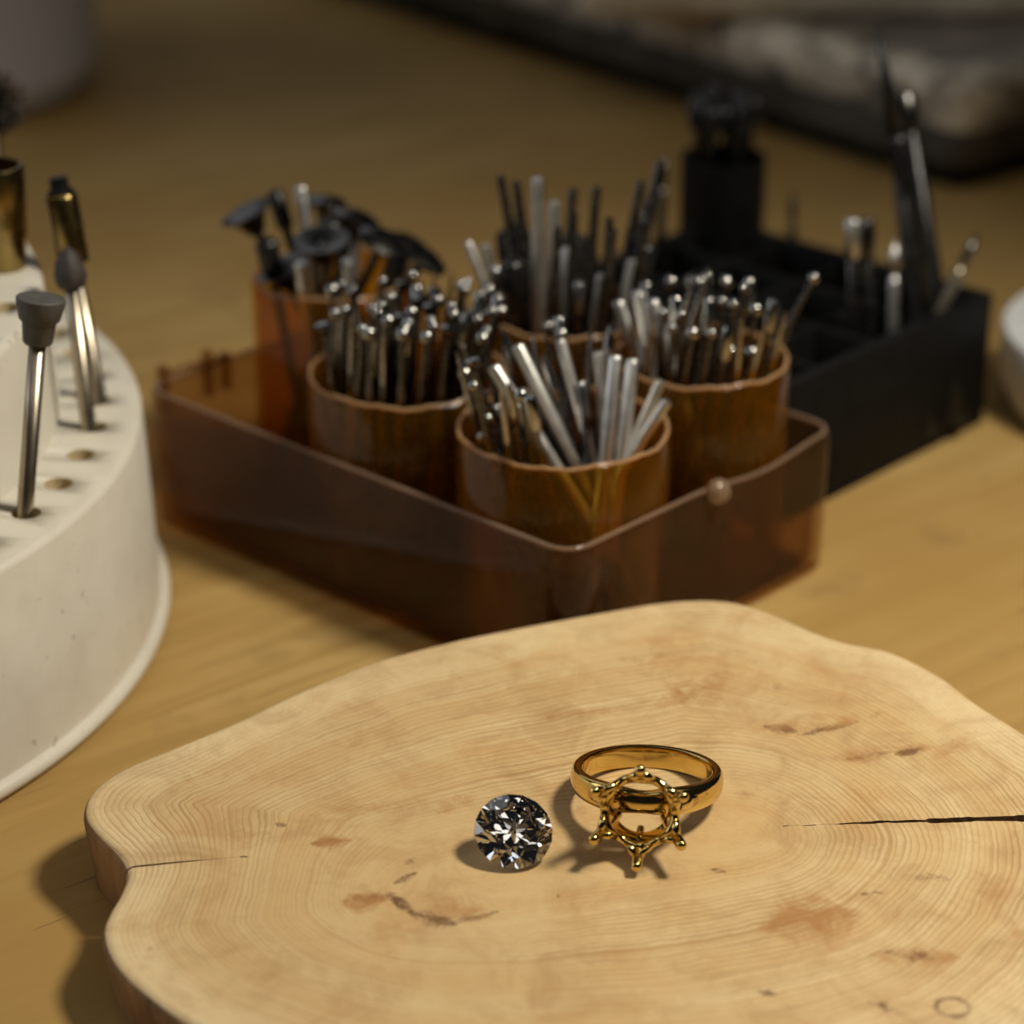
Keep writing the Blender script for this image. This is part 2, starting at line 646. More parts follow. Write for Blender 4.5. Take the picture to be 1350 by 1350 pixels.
    me.polygons.foreach_set('use_smooth', [True] * len(faces))
    me.polygons.foreach_set('material_index', mi)
    me.set_sharp_from_angle(angle=math.radians(50))
    # ring coordinate: between a short pith line and the outline
    A, B = at_slice(560, 1172), at_slice(985, 1098)
    ab = np.array([B.x - A.x, B.y - A.y])
    rel = V[:, :2] - np.array([A.x, A.y])
    t = np.clip(rel @ ab / (ab @ ab), 0, 1)
    dseg = np.hypot(*(rel - t[:, None] * ab).T)
    ol = np.array([(p.x, p.y) for p in P[::4]])
    dedge = np.full(len(V), 1e9)
    for k in range(len(ol)):
        dedge = np.minimum(dedge, np.hypot(V[:, 0] - ol[k, 0], V[:, 1] - ol[k, 1]))
    ringpos = dseg / (dseg + dedge + 1e-6)

    def blobs(lst):
        s = np.zeros(len(V))
        for (x0, y0, x1, y1, wd, st) in lst:
            a, b = at_slice(x0, y0), at_slice(x1, y1)
            d = np.array([b.x - a.x, b.y - a.y])
            L = max(d @ d, 1e-4)
            q = V[:, :2] - np.array([a.x, a.y])
            tt = np.clip(q @ d / L, 0, 1)
            dist = np.hypot(*(q - tt[:, None] * d).T)
            # pointed ends
            ww = 1.25 * wd * (1 - .7 * np.abs(2 * tt - 1) ** 2)
            s = np.maximum(s, st * np.clip(1.25 - .75 * dist / ww, 0, 1))
        return s
    dark = blobs([(455, 1188, 520, 1178, .10, .75), (515, 1180, 545, 1205, .07, 1), (545, 1205, 600, 1218, .12, .95),
                  (600, 1216, 655, 1202, .06, .8), (520, 1165, 550, 1150, .06, .7), (535, 1140, 545, 1132, .06, .5),
                  (360, 1086, 378, 1089, .05, .8), (1010, 958, 1050, 965, .10, .8), (1050, 970, 1120, 955, .06, .85),
                  (1120, 955, 1190, 930, .05, .5), (1110, 1003, 1180, 990, .06, .7), (1180, 995, 1222, 986, .08, 1),
                  (1133, 1180, 1146, 1178, .045, 1), (1150, 1176, 1168, 1178, .03, .9), (938, 1146, 956, 1150, .055, .85),
                  (734, 1181, 738, 1182, .028, 1), (1170, 1256, 1230, 1264, .12, .75), (1000, 1306, 1022, 1312, .05, .9),
                  (1145, 1322, 1195, 1338, .07, .8), (1018, 903, 1035, 906, .07, .6), (195, 1250, 200, 1251, .03, .8),
                  (1035, 1326, 1042, 1328, .04, .8), (410, 1112, 450, 1108, .05, .7), (900, 925, 935, 905, .05, .4),
                  (960, 1045, 1060, 1040, .10, .30), (1195, 1155, 1255, 1160, .10, .4), (905, 784, 912, 812, .03, .4)])
    # a small ring-shaped knot mark
    k = at_slice(1256, 1328)
    dk = np.hypot((V[:, 0] - k.x) / .20, (V[:, 1] - k.y) / .17)
    dark = np.maximum(dark, np.clip(1.3 - np.abs(dk - 1) / .25, 0, 1))
    och = blobs([(1015, 1222, 1120, 1205, .42, .95), (415, 1113, 460, 1108, .13, 1), (455, 1190, 500, 1185, .22, .9),
                 (560, 1180, 640, 1210, .25, .5), (1150, 1258, 1260, 1262, .2, .6), (870, 930, 960, 890, .35, .55),
                 (1000, 960, 1120, 950, .25, .5), (1100, 1000, 1230, 985, .22, .55), (400, 1080, 560, 1060, .3, .35),
                 (580, 1070, 620, 1050, .2, .5), (980, 1050, 1100, 1030, .3, .25), (800, 1260, 860, 1250, .25, .35),
                 (820, 870, 1000, 860, .18, .4), (1230, 1090, 1330, 1040, .2, .3), (1230, 1000, 1290, 960, .18, .4),
                 (310, 1090, 330, 1120, .3, .35), (640, 900, 760, 880, .15, .3), (680, 950, 860, 930, .10, .5),
                 (1290, 1140, 1340, 1230, .3, .35)])
    for nm, arr in (('ringpos', ringpos), ('stain', dark), ('ochre', och)):
        a = me.attributes.new(nm, 'FLOAT', 'POINT')
        a.data.foreach_set('value', arr.astype(np.float32))
    ob = put('wood_slice', me, None, (O.x, O.y, 0))
    tag(ob, 'pale log slice with growth rings and two splits, under the ring and diamond', 'wood slice')


build_slice()
SN_ = Vector((0, -.06, 1)).normalized()            # slice surface normal


# ------------------------------------------------------------------ diamond
def build_diamond():
    R = .51
    hc, hp, gt = .155 * 2 * R, .43 * 2 * R, .016 * 2 * R
    v, f = [], []

    def V(r, a, z):
        v.append((r * math.cos(a), r * math.sin(a), z))
        return len(v) - 1
    th = [PI / 4 * k for k in range(8)]
    h8 = PI / 8
    tb = .56
    T = [V(tb * R, a, hc) for a in th]
    rm = .765
    xm = rm * math.cos(h8)
    Mm = [V(rm * R, a + h8, hc * (1 - xm) / (1 - tb)) for a in th]
    rp = .25
    xp = rp * math.cos(h8)
    Pp = [V(rp * R, a + h8, -gt - hp * (1 - xp)) for a in th]
    C = V(0, 0, -gt - hp)
    NS = 3                                          # arc steps per half facet of the girdle
    top = [V(R, PI / 8 * i / NS, 0) for i in range(16 * NS)]
    bot = [V(R, PI / 8 * i / NS, -gt) for i in range(16 * NS)]
    f.append(tuple(T))
    for k in range(8):
        n, p = (k + 1) % 8, (k - 1) % 8
        f.append((T[k], Mm[p], top[2 * NS * k], Mm[k]))
        f.append((T[k], Mm[k], T[n]))
        f.append((bot[2 * NS * k], Pp[p], C, Pp[k]))
        for half in (0, 1):
            i0 = 2 * NS * k + half * NS
            arc = [(i0 + i) % (16 * NS) for i in range(NS + 1)]
            f.append((Mm[k], *[top[i] for i in arc]))
            f.append((Pp[k], *[bot[i] for i in arc[::-1]]))
    for i in range(16 * NS):
        j = (i + 1) % (16 * NS)
        f.append((top[i], bot[i], bot[j], top[j]))
    mb = MB().add(v, f, False)
    me = mb.mesh('diamond', M['diamond'])
    bm = bmesh.new()
    bm.from_mesh(me)
    bmesh.ops.recalc_face_normals(bm, faces=bm.faces)
    bm.to_mesh(me)
    bm.free()
    # it rests on a pavilion facet, the table tipped towards the viewer
    pa = math.atan2(hp, R)
    q = Quaternion((0, 0, 1), math.radians(11)) @ Quaternion((1, 0, 0), pa - .03) @ Quaternion((0, 0, 1), math.radians(22.5))
    zmin = min((q @ Vector(p)).z for p in v)
    c = at_slice(677, 1150)
    cz = -zmin + slice_z(0, c.y) + .002
    c = at(677, 1098, cz)
    cz = -zmin + slice_z(0, c.y + .0) + .004
    o = put('loose_diamond', me, None, (c.x, c.y, cz), q)
    tag(o, 'loose round brilliant-cut diamond lying on the log slice', 'diamond')


build_diamond()


# ------------------------------------------------------------------ ring
def build_ring():
    tilt = math.radians(11.3)
    yaw = math.radians(-7)
    RO, RI = 1.0, .85
    N = 128
    # ring frame: local x right, local -y towards the head, local z the finger axis
    q = Quaternion((0, 0, 1), yaw) @ Quaternion((1, 0, 0), -tilt)
    c = at(853, 1031, 1.40)
    root_z = slice_z(c.x, c.y) + .365
    c = at(853, 1026, root_z)
    root = empty('gold_ring', (c.x, c.y, root_z), q)
    tag(root, 'yellow gold ring with an empty six-prong setting, lying on the log slice', 'ring')
    vs, fs = [], []
    prof_n = 32
    for i in range(N):
        a = 2 * PI * i / N
        d = abs(math.atan2(math.sin(a + PI / 2), math.cos(a + PI / 2)))     # angle from the head
        wd = .155 + .035 * math.exp(-(d / .9) ** 2) - .05 * math.exp(-(d / .30) ** 2)
        th = .135 + .035 * math.exp(-(d / .8) ** 2)
        for k in range(prof_n):
            b = 2 * PI * k / prof_n
            # squarish D section: flat inside, softly domed outside
            cx, cz = math.cos(b), math.sin(b)
            pr = (abs(cx) ** 7 + abs(cz) ** 7) ** (-1 / 7)
            cx, cz = cx * pr, cz * pr
            r = RI + th * (.5 + .5 * cx) + (.03 * (1 - cz * cz) if cx > .2 else 0)
            vs.append((r * math.cos(a), r * math.sin(a), cz * wd))
    for i in range(N):
        for k in range(prof_n):
            i2, k2 = (i + 1) % N, (k + 1) % prof_n
            fs.append((i * prof_n + k, i2 * prof_n + k, i2 * prof_n + k2, i * prof_n + k2))
    # open the band where the setting sits
    MB().add(vs, fs).build('band', M['gold'], root, sharp=38)
    # the head: axis along local -y ; u = local x, w = local z
    def hp(r, ph, h):
        return Vector((r * math.cos(ph), -h, r * math.sin(ph)))
    rail = [hp(.455, 2 * PI * k / 96, 1.31 + .035 * math.cos(6 * (2 * PI * k / 96 - PI / 2))) for k in range(96)]
    MB().tube(rail, .06, 12, True).build('upper_rail', M['gold'], root)
    qh = Vector((0, -1, 0)).to_track_quat('Z', 'Y')
    MB().lathe([(.355, 1.10), (.39, 1.10), (.48, 1.28), (.455, 1.33), (.42, 1.31), (.365, 1.14), (.355, 1.10)], 72, (0, 0, 0), qh,
               caps=(False, False)).build('gallery', M['gold'], root, sharp=40)
    for k in range(6):
        ph = PI / 2 + k * PI / 3
        pts = [hp(.33, ph, 1.00), hp(.42, ph, 1.16), hp(.51, ph, 1.33), hp(.59, ph, 1.48), hp(.65, ph, 1.58), hp(.655, ph, 1.625)]
        pr = MB().tube(pts, [.05, .065, .075, .075, .072, .055], 12).build('prong', M['gold'], root)
        for sd in (-1, 1):                         # the V-shaped shoulders that run up into each prong
            g = [hp(.465, ph + sd * .36, 1.315), hp(.49, ph + sd * .20, 1.36), hp(.545, ph + sd * .06, 1.44)]
            MB().tube(g, [.05, .06, .055], 8).build('prong_shoulder', M['gold'], pr)
    for s in (-1, 1):                              # shoulders joining band and head
        pts = [Vector((s * .64, -.70, 0)), Vector((s * .54, -.88, 0)), Vector((s * .46, -1.06, 0)), Vector((s * .46, -1.24, 0))]
        MB().tube(pts, [.10, .10, .085, .06], 12).build('shoulder', M['gold'], root)


build_ring()

# ------------------------------------------------------------------ round bur stand
SX, SY = -15.0, 37.7
H1, R1, H2, R2 = 3.4, 9.25, 5.5, 7.85


def build_stand():
    root = empty('bur_stand', (SX, SY, 0))
    tag(root, 'large round cream two-tier stand drilled with tool holes', 'tool stand')
    MB().lathe([(0.1, .02), (9.30, .02), (9.46, .07), (9.50, .16), (9.46, .25), (9.36, .29), (0.1, .29)], 160,
               caps=(True, True)).build('base_lip', M['stand'], root, sharp=60)
    hr = .215
    a0 = {}
    occupied = [(33, 676), (117, 566), (130, 528), (75, 640), (105, 602), (136, 490), (127, 455), (112, 425)]
    holes1 = []
    for p in occupied:
        w_ = at(*p, H1)
        holes1.append(math.atan2(w_.y - SY, w_.x - SX))
    d = (holes1[2] - holes1[0]) / 4
    aa = [holes1[0] + d * k for k in range(-6, 12)]

    def tier(name, r, z0, z1, rh, angs, rtop):
        """drum with real drilled wells: top ring built as radial strips, holes cut with exact boolean"""
        b = .12
        mb = MB().lathe([(.05, z0), (r + .10, z0), (rtop, z1 - b), (rtop - .035, z1 - .035), (rtop - b, z1), (.05, z1)], 192)
        o = mb.build(name, [M['stand'], M['hole']], root, sharp=60)
        cut = MB()
        for a in angs:
            cut.lathe([(hr, z1 - 1.3), (hr, z1 - .02), (hr + .03, z1 + .3)], 24, (rh * math.cos(a), rh * math.sin(a), 0), mi=1)
        cm = cut.mesh('cut', [M['stand'], M['hole']])
        co = bpy.data.objects.new('cut', cm)
        COL.objects.link(co)
        co.parent = root
        md = o.modifiers.new('holes', 'BOOLEAN')
        md.object = co
        md.operation = 'DIFFERENCE'
        md.solver = 'EXACT'
        bpy.context.view_layer.update()
        dg = bpy.context.evaluated_depsgraph_get()
        nm = bpy.data.meshes.new_from_object(o.evaluated_get(dg))
        o.modifiers.clear()
        o.data = nm
        bpy.data.objects.remove(co)
        return o
    tier('lower_tier', R1, .27, H1, 8.50, aa, R1 - .03)
    h2 = at(8, 405, H2)
    r2 = math.hypot(h2.x - SX, h2.y - SY)
    ab = math.atan2(h2.y - SY, h2.x - SX)
    tier('upper_tier', R2, H1 - .02, H2, r2, [ab + k * .20 for k in (-5, -4, -3, -2, -1, 0, 3, 4, 5)], R2 - .03)
    return aa, ab


build_stand()


def axis_q(d):
    return Vector(d).to_track_quat('Z', 'Y')


def stick(low_px, zlow, top_px, dy, depth=1.0):
    """lower point on a hole at height zlow, upper point seen at top_px, dy further back; returns base, axis, length"""
    a = at(*low_px, zlow)
    b = atY(*top_px, a.y + dy)
    d = (b - a)
    L = d.length + depth
    d.normalize()
    return a - d * depth, d, L


# grey rubber cup polisher on its mandrel
b0, d0, L0 = stick((33, 674), H1, (54, 392), .35)
o = empty('rubber_polisher', b0, axis_q(d0))
tag(o, 'flat-topped grey rubber polisher on a steel shank in the cream stand', 'polisher')
MB().lathe([(.117, 0), (.12, .02), (.12, L0 - .6)], 24).build('shank', M['shank_worn'], o)
hd = MB().lathe([(.05, L0 - .68), (.19, L0 - .68), (.215, L0 - .64), (.245, L0 - .34), (.26, L0 - .32)], 40).build('mandrel_hub', M['rubber'], o, sharp=40)
MB().lathe([(.24, L0 - .36), (.29, L0 - .32), (.345, L0 - .09), (.352, L0 - .02), (.33, L0), (.05, L0 + .008)], 48).build('disc', M['rubber'], o, sharp=40)

# pointed dark polisher
b1, d1, L1 = stick((117, 565), H1, (88, 325), .3)
o = empty('pointed_polisher', b1, axis_q(d1))
tag(o, 'small pointed brown-black rubber polisher standing in the cream stand', 'polisher')
MB().lathe([(.117, 0), (.12, .02), (.12, L1 - .5)], 24).build('shank', M['shank_worn'], o)
MB().lathe([(.12, L1 - .66), (.19, L1 - .63), (.24, L1 - .52), (.245, L1 - .42), (.21, L1 - .26), (.13, L1 - .10), (.05, L1 - .02), (.012, L1)], 36,
           wob=lambda a, j: 1 + .03 * math.sin(9 * a + j)).build('rubber_point', M['rubber_dark'], o)

# steel cylinder mandrel behind it
b2, d2, L2 = stick((131, 527), H1, (78, 243), .5)
o = empty('cylinder_mandrel', b2, axis_q(d2))
tag(o, 'steel mandrel with a thick polished cylinder head behind the pointed polisher', 'mandrel')
MB().lathe([(.117, 0), (.12, .02), (.12, L2 - 1.0)], 24).build('shank', M['shank_worn'], o)
MB().lathe([(.12, L2 - 1.25), (.24, L2 - 1.24), (.25, L2 - 1.20), (.25, L2 - .22), (.235, L2 - .17), (.20, L2 - .14)], 40).build('sleeve', M['brass'], o, sharp=40)
MB().lathe([(.22, L2 - .20), (.21, L2 - .10), (.15, L2 - .06), (.145, L2 + .10), (.11, L2 + .12)], 32).build('screw_cap', M['black_steel'], o, sharp=40)

# brass tube with round dark lens
pb = at(4, 352, H2)
o = empty('brass_tool_head', (pb.x, pb.y, H2))
tag(o, 'tapered brass tube standing on the upper tier of the cream stand', 'tool head')
MB().lathe([(.05, 0.002), (.35, 0.002), (.37, .05), (.39, .5), (.43, .55), (.45, 1.62), (.43, 1.66), (.37, 1.66), (.36, 1.2), (.05, 1.2)], 48).build('tube', M['brass'], o, sharp=40)
ql = Vector((-.75, -1, .05)).to_track_quat('Z', 'Y')
MB().lathe([(.05, 0), (.235, 0), (.235, .03), (.05, .035)], 32, Vector((-.75, -1, 0)).normalized() * .43 + Vector((0, 0, 1.12)), ql).build('lens', M['lensglass'], o, sharp=40)
MB().tube([Vector((-.75, -1, 0)).normalized() * .455 + Vector((0, 0, 1.12)) + ql @ Vector((.24 * math.cos(a * PI / 18), .24 * math.sin(a * PI / 18), 0)) for a in range(36)],
          .018, 6, True).build('lens_rim', M['steel'], o)

# round bristle brush
pc = atY(-10, 136, pb.y + 2.2)
o = empty('bristle_brush', (pc.x, pc.y, H2 - .8))
tag(o, 'round dark bristle brush at the left edge above the brass tube', 'brush')
zc = pc.z - (H2 - .8)
MB().lathe([(.117, 0), (.12, .02), (.12, zc - .3), (.16, zc - .28), (.16, zc - .1)], 20).build('shank', M['shank_worn'], o)
mb = MB()
for k in range(900):
    d = Vector((random.gauss(0, 1), random.gauss(0, 1), random.gauss(0, .8) + .15)).normalized()
    a = Vector((0, 0, zc)) + d * .10
    e = Vector((0, 0, zc)) + d * random.uniform(.50, .60) + Vector((random.uniform(-1, 1), random.uniform(-1, 1), random.uniform(-1, 1))) * .03
    mb.tube([a, (a + e) / 2 + Vector((0, 0, .01)), e], [.018, .014, .008], 3)
bo = mb.build('bristles', M['bristle'], o)
bo['kind'] = 'stuff'

# ------------------------------------------------------------------ smoky tray
TW, TL, TH = 6.63, 9.73, 2.49
QT = Quaternion((0, 0, 1), YAW)


def rrect(x0, y0, x1, y1, r, n=8):
    pts = []
    for (cx, cy, a0) in ((x1 - r, y0 + r, -PI / 2), (x1 - r, y1 - r, 0), (x0 + r, y1 - r, PI / 2), (x0 + r, y0 + r, PI)):
        for k in range(n + 1):
            a = a0 + PI / 2 * k / n
            pts.append((cx + r * math.cos(a), cy + r * math.sin(a)))
    return pts


def subdiv(pts, step):
    out = []
    for i in range(len(pts)):
        a, b = Vector(pts[i]), Vector(pts[(i + 1) % len(pts)])
        m = max(1, int((b - a).length / step))
        for k in range(m):
            out.append(tuple(a + (b - a) * k / m))
    return out


def build_tray():
    root = empty('smoky_tray', TRAY_F, QT)
    tag(root, 'shallow smoky brown clear plastic tray holding five amber cups', 'tray')
    # loops in tray coordinates; draft of the walls widens them a little towards the top
    def loop(ins, z, r, notch=False):
        base = rrect(0 + ins, 0 + ins, TW - ins, TL - ins, r)
        base = subdiv(base, .35)
        out = []
        for x, y in base:
            zz = z
            if notch and y < .6 and 3.0 < x < 6.4:       # finger dip in the right-hand rim
                t = (x - 3.0) / 3.4
                zz = z - .16 * math.sin(PI * t) ** 2
            out.append((x, y, zz))
        return out
    seq = [loop(.12, .02, .35), loop(.02, .10, .42), loop(-.03, TH - .06, .45, True), loop(-.01, TH, .43, True),
           loop(.10, TH, .34, True), loop(.13, TH - .06, .32, True), loop(.17, .26, .30), loop(.27, .17, .22)]
    n = len(seq[0])
    # all loops share the corner layout, so resample each to n points by arc fraction
    def resample(L):
        P = [Vector(p) for p in L] + [Vector(L[0])]
        s = [0]
        for i in range(len(P) - 1):
            s.append(s[-1] + (P[i + 1] - P[i]).length)
        out, j = [], 0
        for k in range(160):
            t = s[-1] * k / 160
            while s[j + 1] < t:
                j += 1
            out.append(P[j].lerp(P[j + 1], (t - s[j]) / max(s[j + 1] - s[j], 1e-9)))
        return out
    seq = [resample(L) for L in seq]
    n = 160
    vs = [p for L in seq for p in L]
    fs = []
    for j in range(len(seq) - 1):
        for i in range(n):
            fs.append((j * n + i, j * n + (i + 1) % n, (j + 1) * n + (i + 1) % n, (j + 1) * n + i))
    fs.append(tuple(range(n))[::-1])
    fs.append(tuple((len(seq) - 1) * n + i for i in range(n)))
    MB().add(vs, fs).build('body', M['smoke'], root, sharp=50)
    rim = loop(.045, TH + .005, .40, True)
    MB().tube(resample(rim), .04, 8, True).build('rim', M['smoke_lit_edge'], root)  # pale tube draws the bright light line of the rim
    # round latch bump on the right-hand rim
    MB().lathe([(.03, -.05), (.16, -.04), (.20, .03), (.20, .12), (.15, .20), (.04, .23)], 24, (3.35, -.04, TH - .04),
               Vector((0, -1, .35)).to_track_quat('Z', 'Y')).build('latch_bump', M['smoke_lit_edge'], root)
    # hinge lugs at the left-hand end
    for (x, hgt) in ((.35, .55), (1.35, .55), (1.75, .40)):
        MB().bbox((x, TL - .14, TH - .55), (x + .18, TL + .06, TH + hgt - .25), .05).build('hinge_lug', M['smoke'], root)
    MB().tube([(.40, TL - .04, TH + .12), (1.0, TL - .04, TH + .12), (1.90, TL - .04, TH + .05)], .055, 8).build('hinge_rod', M['smoke'], root)


build_tray()

# ------------------------------------------------------------------ amber cups
CUPS = {}


def build_cup(key, a, b, r, zr, label, seed):
    rnd = random.Random(seed)
    c = tray_pt(a, b, .275)
    h = zr - .275
    ph = [rnd.uniform(0, 6.3) for _ in range(5)]

    def wob(aa, j):
        return 1
    n = 96
    t = .09
    prof = [(.05, 0), (r - .06, 0), (r, .06), (r, h - .03), (r - .02, h), (r - t + .02, h), (r - t, h - .03), (r - t, .14), (.05, .12)]
    mb = MB().lathe(prof, n)
    # ragged hand-cut rim
    for i, p in enumerate(mb.v):
        if p[2] > h * .8:
            an = math.atan2(p[1], p[0])
            dz = .018 * math.sin(5 * an + ph[0]) + .014 * math.sin(13 * an + ph[1]) + .008 * math.sin(37 * an + ph[2])
            mb.v[i] = (p[0], p[1], p[2] + dz)
    o = mb.build('amber_cup', M['amber'], None, c, sharp=60)
    tag(o, label, 'cup', 'amber cups in the smoky tray')
    n2 = 96
    pts = []
    for i in range(n2):
        an = 2 * PI * i / n2
        dz = .018 * math.sin(5 * an + ph[0]) + .014 * math.sin(13 * an + ph[1]) + .008 * math.sin(37 * an + ph[2])
        pts.append(((r - t / 2) * math.cos(an), (r - t / 2) * math.sin(an), h + dz + .004))
    MB().tube(pts, .036, 8, True).build('rim', M['amber_lit_edge'], o)  # pale tube draws the light glowing in the cut rim
    CUPS[key] = (c, r - t, h)
    return o


build_cup('front', 1.80, 1.76, 1.66, 3.50, 'short amber plastic cup nearest the log slice, full of splayed burs', 1)
build_cup('mid', 1.78, 5.12, 1.62, 3.52, 'short amber plastic cup with tightly packed upright burs, left of the front cup', 2)
build_cup('right', 5.0, 1.63, 1.43, 3.78, 'amber plastic cup with leaning burs behind the round latch bump', 3)
build_cup('backc', 5.0, 4.52, 1.43, 3.85, 'amber plastic cup behind the front cup holding tall bright shanks', 4)
build_cup('tall', 3.0, 8.10, 1.40, 4.15, 'tall amber plastic cup at the hinge end holding wide disc tools', 5)

# ------------------------------------------------------------------ burs
PROTO = {}
LEN = {'long': 5.5, 'disc': 4.75, 'cupdisc': 4.9, 'knob': 4.6, 'blackcap': 4.7, 'longdark': 5.3}


def proto(kind, Lx=None):
    """mesh data of shank and head, local z up from the resting end"""
    key = (kind, Lx)
    if key in PROTO:
        return PROTO[key]
    L = Lx or LEN.get(kind, 4.4)
    r = .085
    sh, hd = MB(), MB()
    hm = M['steel_dark'] if 'disc' in kind else M['head_steel']
    sm = M['steel'] if kind in ('bright', 'plain', 'long') else M['steel_dark']
    if kind in ('ball', 'bigball'):
        R = .095 if kind == 'ball' else .125
        sh.lathe([(r * .9, 0), (r, .02), (r, L - 1.2), (.045, L - .85), (.04, L - R)], 12)
        hd.lathe([(.03, L - 2 * R), (.7 * R, L - 1.72 * R), (R, L - R), (.7 * R, L - .29 * R), (.02, L)], 12)
    elif kind == 'plain':
        sh.lathe([(.045, 0), (.045, .9), (r, 1.25), (r, L - .03), (r * .8, L)], 12)
        hd.lathe([(.04, .3), (.09, .2), (.10, 0)], 10)
    elif kind == 'bright':
        r = .105
        sh.lathe([(.06, 0), (.05, .9), (r, 1.25), (r, L - .03), (r * .8, L)], 14)
        hd.lathe([(.04, .3), (.11, .2), (.12, 0)], 10)
    elif kind in ('long', 'longdark'):
        r = .125 if kind == 'long' else .10
        sh.lathe([(.06, 0), (.05, .9), (r, 1.25), (r, L - .9), (r * .8, L - .8), (r * .72, L - .03), (r * .6, L)], 14)
        hd.lathe([(.04, .3), (.11, .2), (.12, 0)], 10)
        if kind == 'longdark':
            sm = M['steel_dark']
    elif kind == 'cylinder':
        sh.lathe([(r * .9, 0), (r, .02), (r, L - 1.3), (.05, L - .95), (.05, L - .4)], 12)
        hd.lathe([(.05, L - .62), (.10, L - .58), (.10, L - .03), (.07, L)], 12)
    elif kind == 'flame':
        sh.lathe([(r * .9, 0), (r, .02), (r, L - 1.3), (.05, L - .95), (.05, L - .4)], 12)
        hd.lathe([(.05, L - .75), (.10, L - .5), (.085, L - .25), (.015, L)], 12)
    elif kind == 'cone':
        sh.lathe([(r * .9, 0), (r, .02), (r, L - 1.2), (.045, L - .9), (.045, L - .15)], 12)
        hd.lathe([(.05, L - .2), (.08, L - .18), (.13, L - .02), (.09, L)], 12)
    elif kind == 'needle':
        sh.lathe([(r * .9, 0), (r, .02), (r, L - 1.4), (.06, L - 1.0)], 12)
        hd.lathe([(.06, L - 1.02), (.055, L - .6), (.012, L)], 10)
    elif kind == 'disc':
        sh.lathe([(r * .9, 0), (r, .02), (r, L - .1)], 12)
        hd.lathe([(.08, L - .24), (.24, L - .14), (.42, L - .08), (.43, L - .02), (.30, L + .05), (.05, L + .10)], 28)
    elif kind == 'cupdisc':
        sh.lathe([(r * .9, 0), (r, .02), (r, L - .1)], 12)
        hd.lathe([(.08, L - .45), (.16, L - .40), (.28, L - .16), (.47, L), (.43, L + .01), (.10, L - .14)], 28)
    elif kind == 'knob':
        sh.lathe([(r * .9, 0), (r, .02), (r, L - .1)], 12)
        hd.lathe([(.10, L - .55), (.19, L - .50), (.20, L - .08), (.15, L), (.04, L + .03)], 20)
        hm = M['black_steel']
    elif kind == 'blackcap':
        sh.lathe([(r * .9, 0), (r, .02), (r, L - .1)], 12)
        sm = M['black_steel']
        hd.lathe([(.09, L - .7), (.15, L - .65), (.15, L - .05), (.10, L), (.03, L + .02)], 16)
        hm = M['black_steel']
    m1, m2 = sh.mesh('shank', sm), hd.mesh('head', hm)
    for m in (m1, m2):
        m.set_sharp_from_angle(angle=math.radians(45))
    PROTO[key] = (m1, m2)
    return PROTO[key]


def place_bur(kind, base, axis, label, group, name='rotary_bur', spin=0.0, Lx=None):
    q = axis_q(axis) @ Quaternion((0, 0, 1), spin)
    e = empty(name, base, q)
    tag(e, label, 'bur', group)
    m1, m2 = proto(kind, Lx)
    put('shank', m1, e)
    put('head', m2, e)
    return e


def seg_dist(p1, q1, p2, q2):
    d1, d2, r = q1 - p1, q2 - p2, p1 - p2
    a, e, f = d1.dot(d1), d2.dot(d2), d2.dot(r)
    c, b = d1.dot(r), d1.dot(d2)
    den = a * e - b * b
    s = min(max((b * f - c * e) / den, 0), 1) if den > 1e-9 else 0
    t = (b * s + f) / e
    if t < 0:
        t, s = 0, min(max(-c / a, 0), 1)
    elif t > 1:
        t, s = 1, min(max((b - c) / a, 0), 1)
    return ((p1 + d1 * s) - (p2 + d2 * t)).length


def px_of(p):
    d = Vector(p) - Vector((0, 0, CAM_H))
    z = d.y * CS - d.z * SN
    return 675 + FPX * d.x / z, 675 - FPX * (d.y * SN + d.z * CS) / z


def lean_in(c, top, low, ty, by, z0=.15):
    """bur seen running from pixel top to pixel low: tip ty behind the cup axis, foot by behind it on the cup floor"""
    t = atY(*top, c.y + ty)
    row = px_of((c.x, c.y + by, c.z + z0))[1]
    x = top[0] + (low[0] - top[0]) * (row - top[1]) / (low[1] - top[1])
    f = at(x, row, c.z + z0)
    return f, t


KIND_WORDS = {
    'ball': 'thin dark steel bur with a small ball head', 'bigball': 'thin dark steel bur with a larger ball head',
    'plain': 'slim plain steel shank standing head down', 'bright': 'thick bright steel shank standing head down',
    'long': 'extra long bright steel shank', 'longdark': 'extra long dark steel shank',
    'cylinder': 'thin steel bur with a cylindrical head', 'flame': 'thin steel bur with a flame-shaped head',
    'cone': 'thin steel bur with a small cone head', 'needle': 'thin steel bur tapering to a needle tip',
    'disc': 'steel tool with a flat round disc head', 'cupdisc': 'steel tool with a flared funnel head',
    'knob': 'steel tool with a dark barrel head', 'blackcap': 'black tool with a thick capped head'}


